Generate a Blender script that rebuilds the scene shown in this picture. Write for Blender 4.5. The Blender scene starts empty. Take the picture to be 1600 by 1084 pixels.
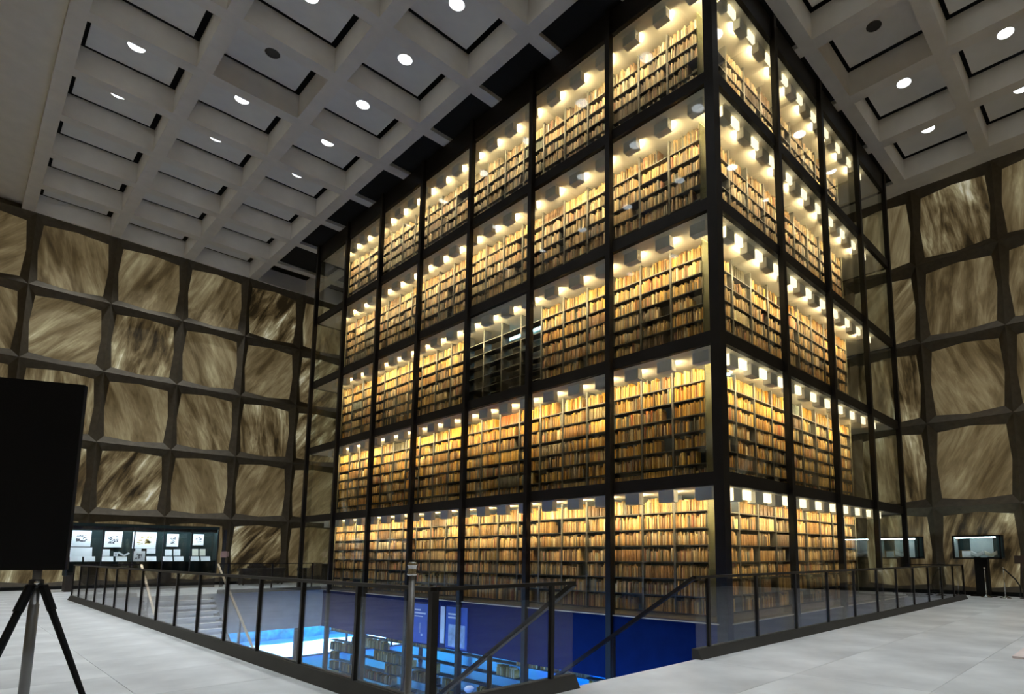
import bpy, math, random
import numpy as np
from mathutils import Vector, Matrix

random.seed(7)
rng = np.random.default_rng(7)
scene = bpy.context.scene
COL = scene.collection
PI = math.pi

# ------------------------------------------------------------------ camera, world, sun, exposure
cam_d = bpy.data.cameras.new('camera')
cam = bpy.data.objects.new('camera', cam_d)
COL.objects.link(cam)
scene.camera = cam
CAM = Vector((6.402, -10.713, 1.344))
YAW, PITCH = math.radians(132.58), math.radians(7.21)
cam.location = CAM
view = Vector((math.cos(PITCH) * math.cos(YAW), math.cos(PITCH) * math.sin(YAW), math.sin(PITCH)))
cam.rotation_euler = view.to_track_quat('-Z', 'Y').to_euler()
cam_d.sensor_width = 36.0
cam_d.lens = 936.93 / 1600 * 36
cam_d.shift_x = (800 - 935.72) / 1600
cam_d.shift_y = (750.07 - 542) / 1600
cam_d.clip_start = 0.05
cam_d.clip_end = 400

world = bpy.data.worlds.new('world')
scene.world = world
world.use_nodes = True
bg = world.node_tree.nodes['Background']
bg.inputs['Color'].default_value = (0.0, 0.13, 1.0, 1)
bg.inputs['Strength'].default_value = 6.0

sun_d = bpy.data.lights.new('sun', 'SUN')
sun_d.energy = 26.0
sun_d.color = (0.30, 0.66, 1.0)
sun_d.angle = 0.02
sun = bpy.data.objects.new('sun', sun_d)
COL.objects.link(sun)
sun.rotation_euler = Vector((0.35, 0.25, -1.0)).to_track_quat('-Z', 'Y').to_euler()

vs = scene.view_settings
vs.view_transform = 'Standard'
vs.look = 'None'
vs.exposure = 0.74
vs.gamma = 1.0
vs.use_curve_mapping = False
scene.cycles.max_bounces = 7
scene.cycles.diffuse_bounces = 4
scene.cycles.glossy_bounces = 3
scene.cycles.transparent_max_bounces = 24
scene.cycles.caustics_reflective = False
scene.cycles.caustics_refractive = False
scene.cycles.sample_clamp_indirect = 4.0

SPOT_W = 550.0          # each ceiling downlight
LAMP_E = 100.0           # emission of the lamps along the stacks
DAY = (0.88, 0.95, 1.0)
WARM = (1.0, 0.80, 0.47)

# ------------------------------------------------------------------ helpers
MATS = {}


def mat(name, color, rough=0.6, metal=0.0, var=0.12, scale=3.0, bump=0.0, emit=None, estr=0.0, spec=0.5, detail=4):
    m = bpy.data.materials.new(name)
    m.use_nodes = True
    nt = m.node_tree
    b = nt.nodes['Principled BSDF']
    tc = nt.nodes.new('ShaderNodeTexCoord')
    nz = nt.nodes.new('ShaderNodeTexNoise')
    nz.inputs['Scale'].default_value = scale
    nz.inputs['Detail'].default_value = detail
    nt.links.new(tc.outputs['Object'], nz.inputs['Vector'])
    rp = nt.nodes.new('ShaderNodeMapRange')
    rp.inputs['From Min'].default_value = 0.25
    rp.inputs['From Max'].default_value = 0.75
    rp.inputs['To Min'].default_value = 1 - var
    rp.inputs['To Max'].default_value = 1 + var
    nt.links.new(nz.outputs['Fac'], rp.inputs['Value'])
    mx = nt.nodes.new('ShaderNodeVectorMath')
    mx.operation = 'SCALE'
    mx.inputs[0].default_value = color
    nt.links.new(rp.outputs['Result'], mx.inputs['Scale'])
    nt.links.new(mx.outputs['Vector'], b.inputs['Base Color'])
    b.inputs['Roughness'].default_value = rough
    b.inputs['Metallic'].default_value = metal
    b.inputs['Specular IOR Level'].default_value = spec
    if bump:
        bp = nt.nodes.new('ShaderNodeBump')
        bp.inputs['Strength'].default_value = bump
        bp.inputs['Distance'].default_value = 0.02
        nt.links.new(nz.outputs['Fac'], bp.inputs['Height'])
        nt.links.new(bp.outputs['Normal'], b.inputs['Normal'])
    if emit:
        b.inputs['Emission Color'].default_value = (*emit, 1)
        b.inputs['Emission Strength'].default_value = estr
    MATS[name] = m
    return m


def glass_mat(name, tint=(0.95, 0.97, 0.96), f0=0.042):
    """Clear plate glass: transparent, mirror-like towards grazing angles (Schlick Fresnel)."""
    m = bpy.data.materials.new(name)
    m.use_nodes = True
    nt = m.node_tree
    for n in list(nt.nodes):
        nt.nodes.remove(n)
    out = nt.nodes.new('ShaderNodeOutputMaterial')
    geo = nt.nodes.new('ShaderNodeNewGeometry')
    dot = nt.nodes.new('ShaderNodeVectorMath')
    dot.operation = 'DOT_PRODUCT'
    nt.links.new(geo.outputs['Incoming'], dot.inputs[0])
    nt.links.new(geo.outputs['Normal'], dot.inputs[1])

    def mth(op, a, bv):
        n = nt.nodes.new('ShaderNodeMath')
        n.operation = op
        for i, v in enumerate((a, bv)):
            if v is None:
                continue
            if isinstance(v, (int, float)):
                n.inputs[i].default_value = v
            else:
                nt.links.new(v, n.inputs[i])
        return n.outputs[0]
    ab = mth('ABSOLUTE', dot.outputs['Value'], None)
    inv = mth('SUBTRACT', 1.0, ab)
    p5 = mth('POWER', inv, 5.0)
    fr = mth('ADD', mth('MULTIPLY', p5, 1 - f0), f0)
    tr = nt.nodes.new('ShaderNodeBsdfTransparent')
    tr.inputs['Color'].default_value = (*tint, 1)
    gl = nt.nodes.new('ShaderNodeBsdfGlossy')
    gl.inputs['Roughness'].default_value = 0.0
    gl.inputs['Color'].default_value = (1, 1, 1, 1)
    mix = nt.nodes.new('ShaderNodeMixShader')
    nt.links.new(fr, mix.inputs[0])
    nt.links.new(tr.outputs[0], mix.inputs[1])
    nt.links.new(gl.outputs[0], mix.inputs[2])
    nt.links.new(mix.outputs[0], out.inputs[0])
    MATS[name] = m
    return m


QUADS = np.array([[0, 2, 3, 1], [4, 5, 7, 6], [0, 1, 5, 4], [2, 6, 7, 3], [0, 4, 6, 2], [1, 3, 7, 5]])


def box_verts(b):
    x0, x1, y0, y1, z0, z1 = b
    return [(x, y, z) for z in (z0, z1) for y in (y0, y1) for x in (x0, x1)]


def boxes(name, bs):
    """One mesh out of axis-aligned boxes (x0,x1,y0,y1,z0,z1)."""
    V, F = [], []
    for b in bs:
        n = len(V)
        V += box_verts(b)
        F += [tuple(int(i) + n for i in q) for q in QUADS]
    me = bpy.data.meshes.new(name)
    me.from_pydata(V, [], F)
    return me


def pmesh(name, V, F, smooth=False):
    me = bpy.data.meshes.new(name)
    me.from_pydata([tuple(v) for v in V], [], F)
    me.validate()
    if smooth:
        me.polygons.foreach_set('use_smooth', [True] * len(me.polygons))
    return me


def lathe(name, prof, n=16, smooth=True):
    V, F = [], []
    for r, z in prof:
        for i in range(n):
            a = 2 * PI * i / n
            V.append((r * math.cos(a), r * math.sin(a), z))
    for k in range(len(prof) - 1):
        for i in range(n):
            j = (i + 1) % n
            F.append((k * n + i, k * n + j, (k + 1) * n + j, (k + 1) * n + i))
    F.append(tuple(range(n - 1, -1, -1)))
    F.append(tuple((len(prof) - 1) * n + i for i in range(n)))
    return pmesh(name, V, F, smooth)


def tube(name, pts, r, n=8, r2=None):
    """Round bar through points."""
    pts = [Vector(p) for p in pts]
    V, F = [], []
    m = len(pts)
    for k, p in enumerate(pts):
        d = (pts[min(k + 1, m - 1)] - pts[max(k - 1, 0)]).normalized()
        a = d.orthogonal().normalized() if abs(d.z) > 0.95 else d.cross(Vector((0, 0, 1))).normalized()
        b = d.cross(a)
        rr = r if r2 is None else r + (r2 - r) * k / (m - 1)
        for i in range(n):
            t = 2 * PI * i / n
            V.append(p + a * rr * math.cos(t) + b * rr * math.sin(t))
    for k in range(m - 1):
        for i in range(n):
            j = (i + 1) % n
            F.append((k * n + i, k * n + j, (k + 1) * n + j, (k + 1) * n + i))
    F.append(tuple(range(n - 1, -1, -1)))
    F.append(tuple((m - 1) * n + i for i in range(n)))
    return pmesh(name, V, F)


def obar(name, p, q, w, h):
    """Rectangular bar from p to q, w wide sideways, h tall."""
    p, q = Vector(p), Vector(q)
    d = (q - p).normalized()
    s = d.cross(Vector((0, 0, 1)))
    s = s.normalized() if s.length > 1e-6 else Vector((1, 0, 0))
    u = s.cross(d).normalized()
    V = []
    for c in (p, q):
        for a, b in ((-1, -1), (1, -1), (1, 1), (-1, 1)):
            V.append(c + s * a * w / 2 + u * b * h / 2)
    F = [(0, 3, 2, 1), (4, 5, 6, 7), (0, 1, 5, 4), (1, 2, 6, 5), (2, 3, 7, 6), (3, 0, 4, 7)]
    return pmesh(name, V, F)


def obj(name, me, m=None, parent=None, loc=(0, 0, 0), rot=(0, 0, 0)):
    if m is not None and not me.materials:
        me.materials.append(MATS[m])
    o = bpy.data.objects.new(name, me)
    COL.objects.link(o)
    o.location = loc
    o.rotation_euler = rot
    if parent is not None:
        o.parent = parent
    return o


def tag(o, label, cat, group=None):
    o['label'] = label
    o['category'] = cat
    if group:
        o['group'] = group
    return o


def thing(name, label, cat, loc=(0, 0, 0), rz=0.0, group=None):
    o = bpy.data.objects.new(name, None)
    COL.objects.link(o)
    o.empty_display_size = 0.2
    o.location = loc
    o.rotation_euler = (0, 0, rz)
    return tag(o, label, cat, group)


def struct(name, me, m, label=None):
    o = obj(name, me, m)
    o['kind'] = 'structure'
    if label:
        o['label'] = label
    return o


ORD = ['zeroth', 'first', 'second', 'third', 'fourth', 'fifth', 'sixth', 'seventh', 'eighth', 'ninth', 'tenth',
       'eleventh', 'twelfth', 'thirteenth', 'fourteenth', 'fifteenth', 'sixteenth', 'seventeenth', 'eighteenth',
       'nineteenth', 'twentieth', 'twenty-first', 'twenty-second', 'twenty-third', 'twenty-fourth', 'twenty-fifth',
       'twenty-sixth', 'twenty-seventh', 'twenty-eighth', 'twenty-ninth', 'thirtieth', 'thirty-first',
       'thirty-second', 'thirty-third', 'thirty-fourth', 'thirty-fifth', 'thirty-sixth', 'thirty-seventh',
       'thirty-eighth', 'thirty-ninth', 'fortieth', 'forty-first', 'forty-second', 'forty-third', 'forty-fourth']
TIER = ['ground', 'lowest', 'second', 'third', 'fourth', 'top']

# ------------------------------------------------------------------ materials
mat('stone_floor', (0.64, 0.65, 0.65), 0.42, var=0.34, scale=0.9, bump=0.02, detail=8)
mat('slab_concrete', (0.55, 0.55, 0.54), 0.8, var=0.10)
mat('joint', (0.55, 0.55, 0.54), 0.9)
mat('ceiling_plaster', (0.90, 0.86, 0.79), 0.85, var=0.05, scale=2.0)
mat('ceiling_panel', (0.90, 0.88, 0.83), 0.85, var=0.04, scale=2.0)
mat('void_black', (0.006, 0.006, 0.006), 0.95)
mat('granite', (0.095, 0.074, 0.045), 0.75, var=0.22, scale=5, bump=0.06, detail=8)
mat('bronze', (0.012, 0.009, 0.006), 0.5, metal=0.0, var=0.2, spec=0.25)
mat('bronze_rail', (0.014, 0.011, 0.008), 0.45, var=0.15, spec=0.3)
mat('curb', (0.045, 0.043, 0.039), 0.6, var=0.12)
mat('tier_cream', (0.90, 0.83, 0.66), 0.8, var=0.04)
mat('end_panel', (0.64, 0.60, 0.34), 0.45, var=0.06)
mat('shelf_steel', (0.055, 0.052, 0.046), 0.5, var=0.15)
mat('upright_steel', (0.11, 0.105, 0.09), 0.45, var=0.12)
mat('core_dark', (0.030, 0.026, 0.020), 0.8)
mat('walkway_dark', (0.06, 0.05, 0.04), 0.8)
mat('housing', (0.90, 0.88, 0.80), 0.6, var=0.05)
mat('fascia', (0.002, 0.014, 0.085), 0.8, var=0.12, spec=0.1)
mat('trim_line', (0.55, 0.50, 0.38), 0.6)
mat('black_plastic', (0.006, 0.006, 0.007), 0.6, spec=0.2)
mat('dark_metal', (0.02, 0.02, 0.022), 0.4)
mat('grey_metal', (0.24, 0.235, 0.23), 0.45, metal=0.6)
mat('chrome', (0.75, 0.75, 0.75), 0.12, metal=1.0, var=0.02)
mat('dark_wood', (0.030, 0.022, 0.018), 0.55)
mat('teal_cloth', (0.003, 0.016, 0.016), 0.85)
mat('paper', (0.82, 0.83, 0.84), 0.8, var=0.03)
mat('paper_cream', (0.76, 0.72, 0.60), 0.8, var=0.05)
mat('ink', (0.09, 0.09, 0.11), 0.9)
mat('ochre_ink', (0.55, 0.38, 0.10), 0.9, var=0.4, scale=9)
mat('pale_liner', (0.36, 0.40, 0.40), 0.8)
mat('pink_mat', (0.78, 0.66, 0.62), 0.8)
mat('plaza', (0.75, 0.74, 0.72), 0.9)
mat('hedge', (0.10, 0.62, 0.50), 0.9, var=0.6, scale=2.5, detail=8)
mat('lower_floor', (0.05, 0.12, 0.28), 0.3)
mat('chair_blue', (0.10, 0.16, 0.26), 0.6)
mat('poster_blue', (0.02, 0.09, 0.40), 0.6)
mat('poster_white', (0.72, 0.74, 0.78), 0.6)
mat('poster_grey', (0.34, 0.42, 0.55), 0.6, var=0.5, scale=4)
mat('rope', (0.012, 0.012, 0.012), 0.8)
mat('sign_brown', (0.045, 0.032, 0.025), 0.6)
mat('brass_rail', (0.42, 0.33, 0.22), 0.35, metal=0.5)
mat('shelf_lamp', (0.9, 0.9, 0.85), emit=WARM, estr=LAMP_E)
mat('side_glow', (0.9, 0.88, 0.8), emit=(1.0, 0.88, 0.60), estr=1.15)  # emission stands in for neighbour lamp light on a housing side
mat('downlight_lamp', (0.9, 0.9, 0.9), emit=DAY, estr=3.0)
mat('downlight_off', (0.05, 0.045, 0.04), 0.6)
mat('tube_lamp', (0.9, 0.95, 1.0), emit=(0.35, 0.75, 1.0), estr=7.0)
mat('case_lamp', (0.9, 0.95, 1.0), emit=(0.74, 0.90, 1.0), estr=30.0)
mat('vitrine_lamp', (0.9, 0.95, 1.0), emit=(0.72, 0.92, 0.95), estr=13.0)
mat('small_red', (0.45, 0.30, 0.28), 0.7)
glass_mat('tower_glass', tint=(0.95, 0.965, 0.95), f0=0.028)
glass_mat('rail_glass', tint=(0.93, 0.945, 0.94), f0=0.03)
glass_mat('case_glass', tint=(0.97, 0.985, 0.985), f0=0.03)


def marble_mat():
    m = bpy.data.materials.new('translucent_marble')
    m.use_nodes = True
    nt = m.node_tree
    b = nt.nodes['Principled BSDF']
    N, L = nt.nodes.new, nt.links.new
    tc = N('ShaderNodeTexCoord')
    oi = N('ShaderNodeObjectInfo')
    ang = N('ShaderNodeMapRange')
    ang.inputs['To Min'].default_value = -0.75
    ang.inputs['To Max'].default_value = 0.45
    L(oi.outputs['Random'], ang.inputs['Value'])
    rot = N('ShaderNodeVectorRotate')
    rot.rotation_type = 'Y_AXIS'
    L(tc.outputs['Object'], rot.inputs['Vector'])
    L(ang.outputs['Result'], rot.inputs['Angle'])
    off = N('ShaderNodeMath')
    off.operation = 'MULTIPLY'
    off.inputs[1].default_value = 91.7
    L(oi.outputs['Random'], off.inputs[0])
    comb = N('ShaderNodeCombineXYZ')
    for i in range(3):
        L(off.outputs[0], comb.inputs[i])
    add = N('ShaderNodeVectorMath')
    L(rot.outputs['Vector'], add.inputs[0])
    L(comb.outputs['Vector'], add.inputs[1])

    def noise(sc, scale, detail, dist=0.0):
        mp = N('ShaderNodeMapping')
        mp.inputs['Scale'].default_value = sc
        L(add.outputs['Vector'], mp.inputs['Vector'])
        n = N('ShaderNodeTexNoise')
        n.inputs['Scale'].default_value = scale
        n.inputs['Detail'].default_value = detail
        n.inputs['Roughness'].default_value = 0.62
        n.inputs['Distortion'].default_value = dist
        L(mp.outputs['Vector'], n.inputs['Vector'])
        return n.outputs['Fac']
    streak = noise((2.0, 1, 0.36), 1.25, 10, 0.7)
    broad = noise((0.9, 1, 0.32), 0.95, 3, 0.6)
    fine = noise((8, 1, 0.8), 2.4, 8, 0.2)
    r1 = N('ShaderNodeValToRGB')
    e = r1.color_ramp.elements
    e[0].position, e[0].color = 0.16, (0.022, 0.015, 0.006, 1)
    e[1].position, e[1].color = 0.92, (0.95, 0.93, 0.78, 1)
    for p, c in ((0.34, (0.105, 0.074, 0.032, 1)), (0.47, (0.20, 0.152, 0.076, 1)), (0.58, (0.31, 0.255, 0.14, 1)),
                 (0.70, (0.48, 0.43, 0.25, 1)), (0.80, (0.74, 0.70, 0.52, 1))):
        k = e.new(p)
        k.color = c

    def mth(op, *v):
        n = N('ShaderNodeMath')
        n.operation = op
        for i, x in enumerate(v):
            if isinstance(x, (int, float)):
                n.inputs[i].default_value = x
            else:
                L(x, n.inputs[i])
        return n.outputs[0]
    mixv = mth('ADD', mth('ADD', mth('MULTIPLY', streak, .5), mth('MULTIPLY', broad, .40)), mth('MULTIPLY', fine, .10))
    r2 = mth('FRACT', mth('MULTIPLY', oi.outputs['Random'], 37.3))
    con = mth('ADD', 1.45, mth('MULTIPLY', mth('POWER', r2, 1.8), 2.6))      # each slab has its own contrast
    val = mth('ADD', mth('MULTIPLY', mth('SUBTRACT', mixv, .5), con), .46)
    L(val, r1.inputs['Fac'])
    L(r1.outputs['Color'], b.inputs['Base Color'])
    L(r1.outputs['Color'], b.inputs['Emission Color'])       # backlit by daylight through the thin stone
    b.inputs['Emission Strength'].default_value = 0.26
    b.inputs['Roughness'].default_value = 0.5
    MATS['marble'] = m


marble_mat()


def book_mats():
    for name, single in (('book_cover', True), ('book_row', False)):
        m = bpy.data.materials.new(name)
        m.use_nodes = True
        nt = m.node_tree
        b = nt.nodes['Principled BSDF']
        if single:
            src = nt.nodes.new('ShaderNodeObjectInfo').outputs['Color']
        else:
            a = nt.nodes.new('ShaderNodeAttribute')
            a.attribute_name = 'cover'
            src = a.outputs['Color']
        tc = nt.nodes.new('ShaderNodeTexCoord')
        nz = nt.nodes.new('ShaderNodeTexNoise')
        nz.inputs['Scale'].default_value = 14 if not single else 3
        nt.links.new(tc.outputs['Object'], nz.inputs['Vector'])
        rp = nt.nodes.new('ShaderNodeMapRange')
        rp.inputs['To Min'].default_value = 0.7
        rp.inputs['To Max'].default_value = 1.3
        nt.links.new(nz.outputs['Fac'], rp.inputs['Value'])
        sc = nt.nodes.new('ShaderNodeVectorMath')
        sc.operation = 'SCALE'
        nt.links.new(src, sc.inputs[0])
        nt.links.new(rp.outputs['Result'], sc.inputs['Scale'])
        nt.links.new(sc.outputs['Vector'], b.inputs['Base Color'])
        b.inputs['Roughness'].default_value = 0.5
        MATS[name] = m


book_mats()

# ------------------------------------------------------------------ dimensions
WX, WY = -27.3, 14.18               # planes of the two marble walls
NY, NX = -15.0, 12.0                # the two walls behind the camera
CZ = 15.66                          # underside of the ceiling beams
MW, MZ = 2.701, 3.133               # marble grid
TX, TY = -21.0, 12.0                # tower footprint, near corner at the origin
BAY = 3.0
LV = 3.036


def Z(k):                           # centre of spandrel k, 5 = floor level, 0 = roof
    return -0.094 + (5 - k) * LV


OX0, OX1, OY0 = -18.6, 1.85, -7.84  # floor opening
RY1 = 11.45
GZ = -3.9                           # ground floor
SLAB = 1.45

# ------------------------------------------------------------------ mezzanine floor
fl_boxes = [(WX, OX0, NY, WY), (OX0, NX, NY, OY0), (OX1, NX, OY0, WY), (OX0, OX1, RY1, WY), (OX0, TX, 0, RY1)]
slabs = [(WX, OX0, NY, WY), (OX0, OX1, NY, OY0), (OX1, NX, NY, WY), (OX0, OX1, TY, WY), (0.0, OX1, RY1, TY)]
floor = struct('floor', boxes('floor', [(a, b, c, d, -SLAB, -0.006) for a, b, c, d in slabs]), 'slab_concrete',
               'pale grey stone mezzanine floor around the stair opening')
tile_cache = {}
PX, PY = 1.4, 2.7


def in_open(x0, x1, y0, y1):
    """Cut a paving slab against the opening; returns rectangles left over."""
    out = [(x0, x1, y0, y1)]
    for hx0, hx1, hy0, hy1 in ((OX0, OX1, OY0, 0.0), (0.0, OX1, 0.0, RY1), (TX, 0.0, 0.0, TY)):
        nxt = []
        for a, b, c, d in out:
            if b <= hx0 or a >= hx1 or d <= hy0 or c >= hy1:
                nxt.append((a, b, c, d))
                continue
            if a < hx0:
                nxt.append((a, hx0, c, d))
                a = hx0
            if b > hx1:
                nxt.append((hx1, b, c, d))
                b = hx1
            if c < hy0:
                nxt.append((a, b, c, hy0))
            if d > hy1:
                nxt.append((a, b, hy1, d))
        out = nxt
    return out


for i in range(-21, 8):
    for j in range(-6, 6):
        x0, y0 = OX1 + i * PX, -1.2 + j * PY
        for a, b, c, d in in_open(max(x0, WX), min(x0 + PX, NX), max(y0, NY), min(y0 + PY, WY)):
            if b - a < 0.05 or d - c < 0.05:
                continue
            key = (round(b - a, 3), round(d - c, 3))
            if key not in tile_cache:
                w, h = key
                g = 0.002
                tile_cache[key] = boxes('paving_slab', [(g, w - g, g, h - g, -0.006, 0.0)])
            obj('paving_slab', tile_cache[key], 'stone_floor', floor, (a, c, random.uniform(-0.0008, 0)))

# ------------------------------------------------------------------ marble walls
def frame_cell():
    """Granite grid cell: broad at the crossings, slim halfway; local x along the wall, z up, -y into the room."""
    w, h = MW / 2, MZ / 2
    outer = [(-w, -h, .34), (0, -h, .27), (w, -h, .34), (w, 0, .27), (w, h, .34), (0, h, .27), (-w, h, .34), (-w, 0, .27)]
    cx, cz, ex, ez = w * .80, h * .79, w * .87, h * .86
    inner = [(-cx, -cz, .06), (0, -ez, .06), (cx, -cz, .06), (ex, 0, .06), (cx, cz, .06), (0, ez, .06), (-cx, cz, .06), (-ex, 0, .06)]
    V = [(x, -d, z) for x, z, d in outer] + [(x, -d, z) for x, z, d in inner] + [(x, 0.0, z) for x, z, d in inner]
    F = []
    for i in range(8):
        j = (i + 1) % 8
        F.append((i, j, 8 + j, 8 + i))
        F.append((8 + i, 8 + j, 16 + j, 16 + i))
    me = pmesh('granite_frame', V, F)
    pv = [(x * 1.02, -.03, z * 1.02) for x, z, d in inner] + [(x * 1.02, 0.0, z * 1.02) for x, z, d in inner]
    pf = [tuple(range(8)), tuple(range(15, 7, -1))] + [(i, (i + 1) % 8, 8 + (i + 1) % 8, 8 + i) for i in range(8)]
    return me, pmesh('marble_panel', pv, pf)


FRAME, PANEL = frame_cell()
wall_left = struct('wall_left', boxes('wall_left', [(WX - .3, WX, NY, WY, -SLAB, CZ + 1.4)]), 'granite',
                   'granite grid wall with glowing marble panels behind the display case')
wall_right = struct('wall_right', boxes('wall_right', [(WX, NX, WY, WY + .3, -SLAB, CZ + 1.4)]), 'granite',
                    'granite grid wall with marble panels beyond the right end of the tower')
wall_near = struct('wall_near', boxes('wall_near', [(WX, NX, NY - .3, NY, -SLAB, CZ + 1.4)]), 'granite')
wall_back = struct('wall_back', boxes('wall_back', [(NX, NX + .3, NY, WY, -SLAB, CZ + 1.4)]), 'granite')
for k in range(-2, 9):
    yc = -9.316 + MW * (k + .5)
    if yc + MW / 2 > WY + .8:
        continue
    for r in range(5):
        zc = MZ * (r + .5)
        obj('granite_frame', FRAME, 'granite', wall_left, (WX, yc, zc), (0, 0, PI / 2))
        obj('marble_panel', PANEL, 'marble', wall_left, (WX, yc, zc), (0, 0, PI / 2))
for k in range(-2, 5):
    xc = 0.539 + MW * (k + .5)
    for r in range(5):
        zc = MZ * (r + .5)
        obj('granite_frame', FRAME, 'granite', wall_right, (xc, WY, zc))
        obj('marble_panel', PANEL, 'marble', wall_right, (xc, WY, zc))
for k in range(0, 14):
    for r in range(5):
        pos = (11.0 - MW * (k + .5), NY, MZ * (r + .5))
        obj('granite_frame', FRAME, 'granite', wall_near, pos, (0, 0, PI))
        obj('marble_panel', PANEL, 'marble', wall_near, pos, (0, 0, PI))
for k in range(0, 10):
    for r in range(5):
        pos = (NX, -14.0 + MW * (k + .5), MZ * (r + .5))
        obj('granite_frame', FRAME, 'granite', wall_back, pos, (0, 0, -PI / 2))
        obj('marble_panel', PANEL, 'marble', wall_back, pos, (0, 0, -PI / 2))
struct('baseboard_right', boxes('baseboard_right', [(WX, NX, WY - .52, WY - .44, 0, .14)]), 'void_black')
struct('baseboard_left', boxes('baseboard_left', [(WX + .01, WX + .9, NY, WY - .6, 0, .13)]), 'void_black')

# ------------------------------------------------------------------ coffered ceiling
CXS = [3.13 - 2.75 * k for k in range(-3, 12)]           # beam lines across
CYS = [-9.58 + 2.84 * j for j in range(0, 9)]
DEEP = 0.80
BW = 0.40
ceiling = struct('ceiling', boxes('ceiling', [(WX, NX, NY, WY, CZ + 1.35, CZ + 1.5)]), 'void_black',
                 'pale coffered ceiling with recessed panels')
obj('plain_soffit', boxes('plain_soffit', [(WX, NX, NY, CYS[0] - BW / 2, CZ + .32, CZ + .5)]), 'ceiling_plaster', ceiling)
for x in CXS:
    if WX < x < NX:
        obj('beam', boxes('beam', [(x - BW / 2, x + BW / 2, CYS[0] - BW / 2, WY, CZ, CZ + DEEP + .02)]), 'ceiling_plaster', ceiling)
for j, y in enumerate(CYS):
    for i in range(len(CXS) - 1):                         # cross beams between the long ones
        xa, xb = CXS[i + 1] + BW / 2, CXS[i] - BW / 2
        key = 'cross'
        if key not in tile_cache:
            tile_cache[key] = boxes('cross_beam', [(0, xb - xa, -BW / 2, BW / 2, 0.0, DEEP + .02)])
        obj('cross_beam', tile_cache[key], 'ceiling_plaster', ceiling, (xa, y, CZ))
obj('edge_beam', boxes('edge_beam', [(WX, CXS[-1] + 0.0, CYS[0] - BW / 2, WY, CZ + .001, CZ + DEEP)]), 'ceiling_plaster', ceiling)
obj('edge_beam', boxes('edge_beam', [(CXS[0], NX, CYS[0] - BW / 2, WY, CZ + .001, CZ + DEEP)]), 'ceiling_plaster', ceiling)
obj('edge_beam', boxes('edge_beam', [(WX, NX, CYS[-1] + BW / 2 - .01, WY, CZ + .001, CZ + DEEP)]), 'ceiling_plaster', ceiling)

HOLE = 0.21


def coffer_panel_mesh(w, h, hole=True):
    n = 24
    V, F = [], []
    for z in (0.0, 0.05):
        for i in range(n):
            a = 2 * PI * i / n
            V.append((HOLE * math.cos(a), HOLE * math.sin(a), z))
        for i in range(n):
            a = 2 * PI * i / n
            c, s = math.cos(a), math.sin(a)
            k = 1 / max(abs(c), abs(s))
            V.append((c * k * w / 2, s * k * h / 2, z))
    for i in range(n):
        j = (i + 1) % n
        F.append((i, n + i, n + j, j)[::-1])
        F.append((2 * n + i, 3 * n + i, 3 * n + j, 2 * n + j))
        F.append((n + i, 3 * n + i, 3 * n + j, n + j)[::-1])
    return pmesh('coffer_panel', V, F)


cw, ch = 2.75 - BW - .24, 2.84 - BW - .34
CP = coffer_panel_mesh(cw, ch)
INFILL = boxes('shade_infill', [(-(2.75 - BW) / 2, (2.75 - BW) / 2, -(2.84 - BW) / 2, (2.84 - BW) / 2, 0, .04)])
# trim tube and lamp disc of a downlight
n = 20
tv = [(HOLE * math.cos(2 * PI * i / n), HOLE * math.sin(2 * PI * i / n), z) for z in (0.0, 0.03) for i in range(n)]
TRIM = pmesh('trim', tv, [(i, (i + 1) % n, n + (i + 1) % n, n + i) for i in range(n)], True)
DISC = pmesh('lamp_disc', [(HOLE * math.cos(2 * PI * i / n), HOLE * math.sin(2 * PI * i / n), 0.02) for i in range(n)],
             [tuple(range(n - 1, -1, -1))])
DISC.materials.append(MATS['downlight_lamp'])
DISC_OFF = DISC.copy()
DISC_OFF.materials.clear()
DISC_OFF.materials.append(MATS['downlight_off'])
for i in range(len(CXS) - 1):
    for j in range(len(CYS) - 1):
        x, y = (CXS[i] + CXS[i + 1]) / 2, (CYS[j] + CYS[j + 1]) / 2
        if y > -1.06 and x < 0.38:                        # coffers above the tower, their shade put in as black sheets
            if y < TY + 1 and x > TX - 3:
                obj('shade_infill', INFILL, 'void_black', ceiling, (x, y, CZ + .14))
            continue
        obj('coffer_panel', CP, 'ceiling_panel', ceiling, (x, y, CZ + DEEP))
        row, rank = j + 1, len(CXS) - 1 - i
        side = 'left of the tower' if y < -1.06 and x < 0.4 else 'right of the tower'
        off = (abs(x + 12.0) < 1 and abs(y + 5.3) < 1) or (abs(x - 1.75) < 1 and abs(y - 6.0) < 1)
        t = thing('recessed_downlight',
                  ('unlit dark downlight' if off else 'lit white downlight') +
                  f', {ORD[rank]} coffer from the left wall, row {ORD[row]}, {side}',
                  'downlight', (x, y, CZ + DEEP), group='ceiling downlights')
        obj('trim', TRIM, 'ceiling_panel', t)
        obj('lamp_disc', DISC_OFF if off else DISC, None, t)
        if not off:
            zn = 'downlight_beam' if x < 0.4 else 'downlight_beam_dimmed'
            sd = bpy.data.lights.get(zn)
            if sd is None:
                sd = bpy.data.lights.new(zn, 'SPOT')
                sd.energy = SPOT_W if x < 0.4 else SPOT_W * .42
                sd.spot_size = math.radians(62)
                sd.spot_blend = 0.85
                sd.shadow_soft_size = 0.12
                sd.color = DAY
            so = bpy.data.objects.new('downlight_beam', sd)
            COL.objects.link(so)
            so.parent = t
            so.location = (0, 0, -0.03)

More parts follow.
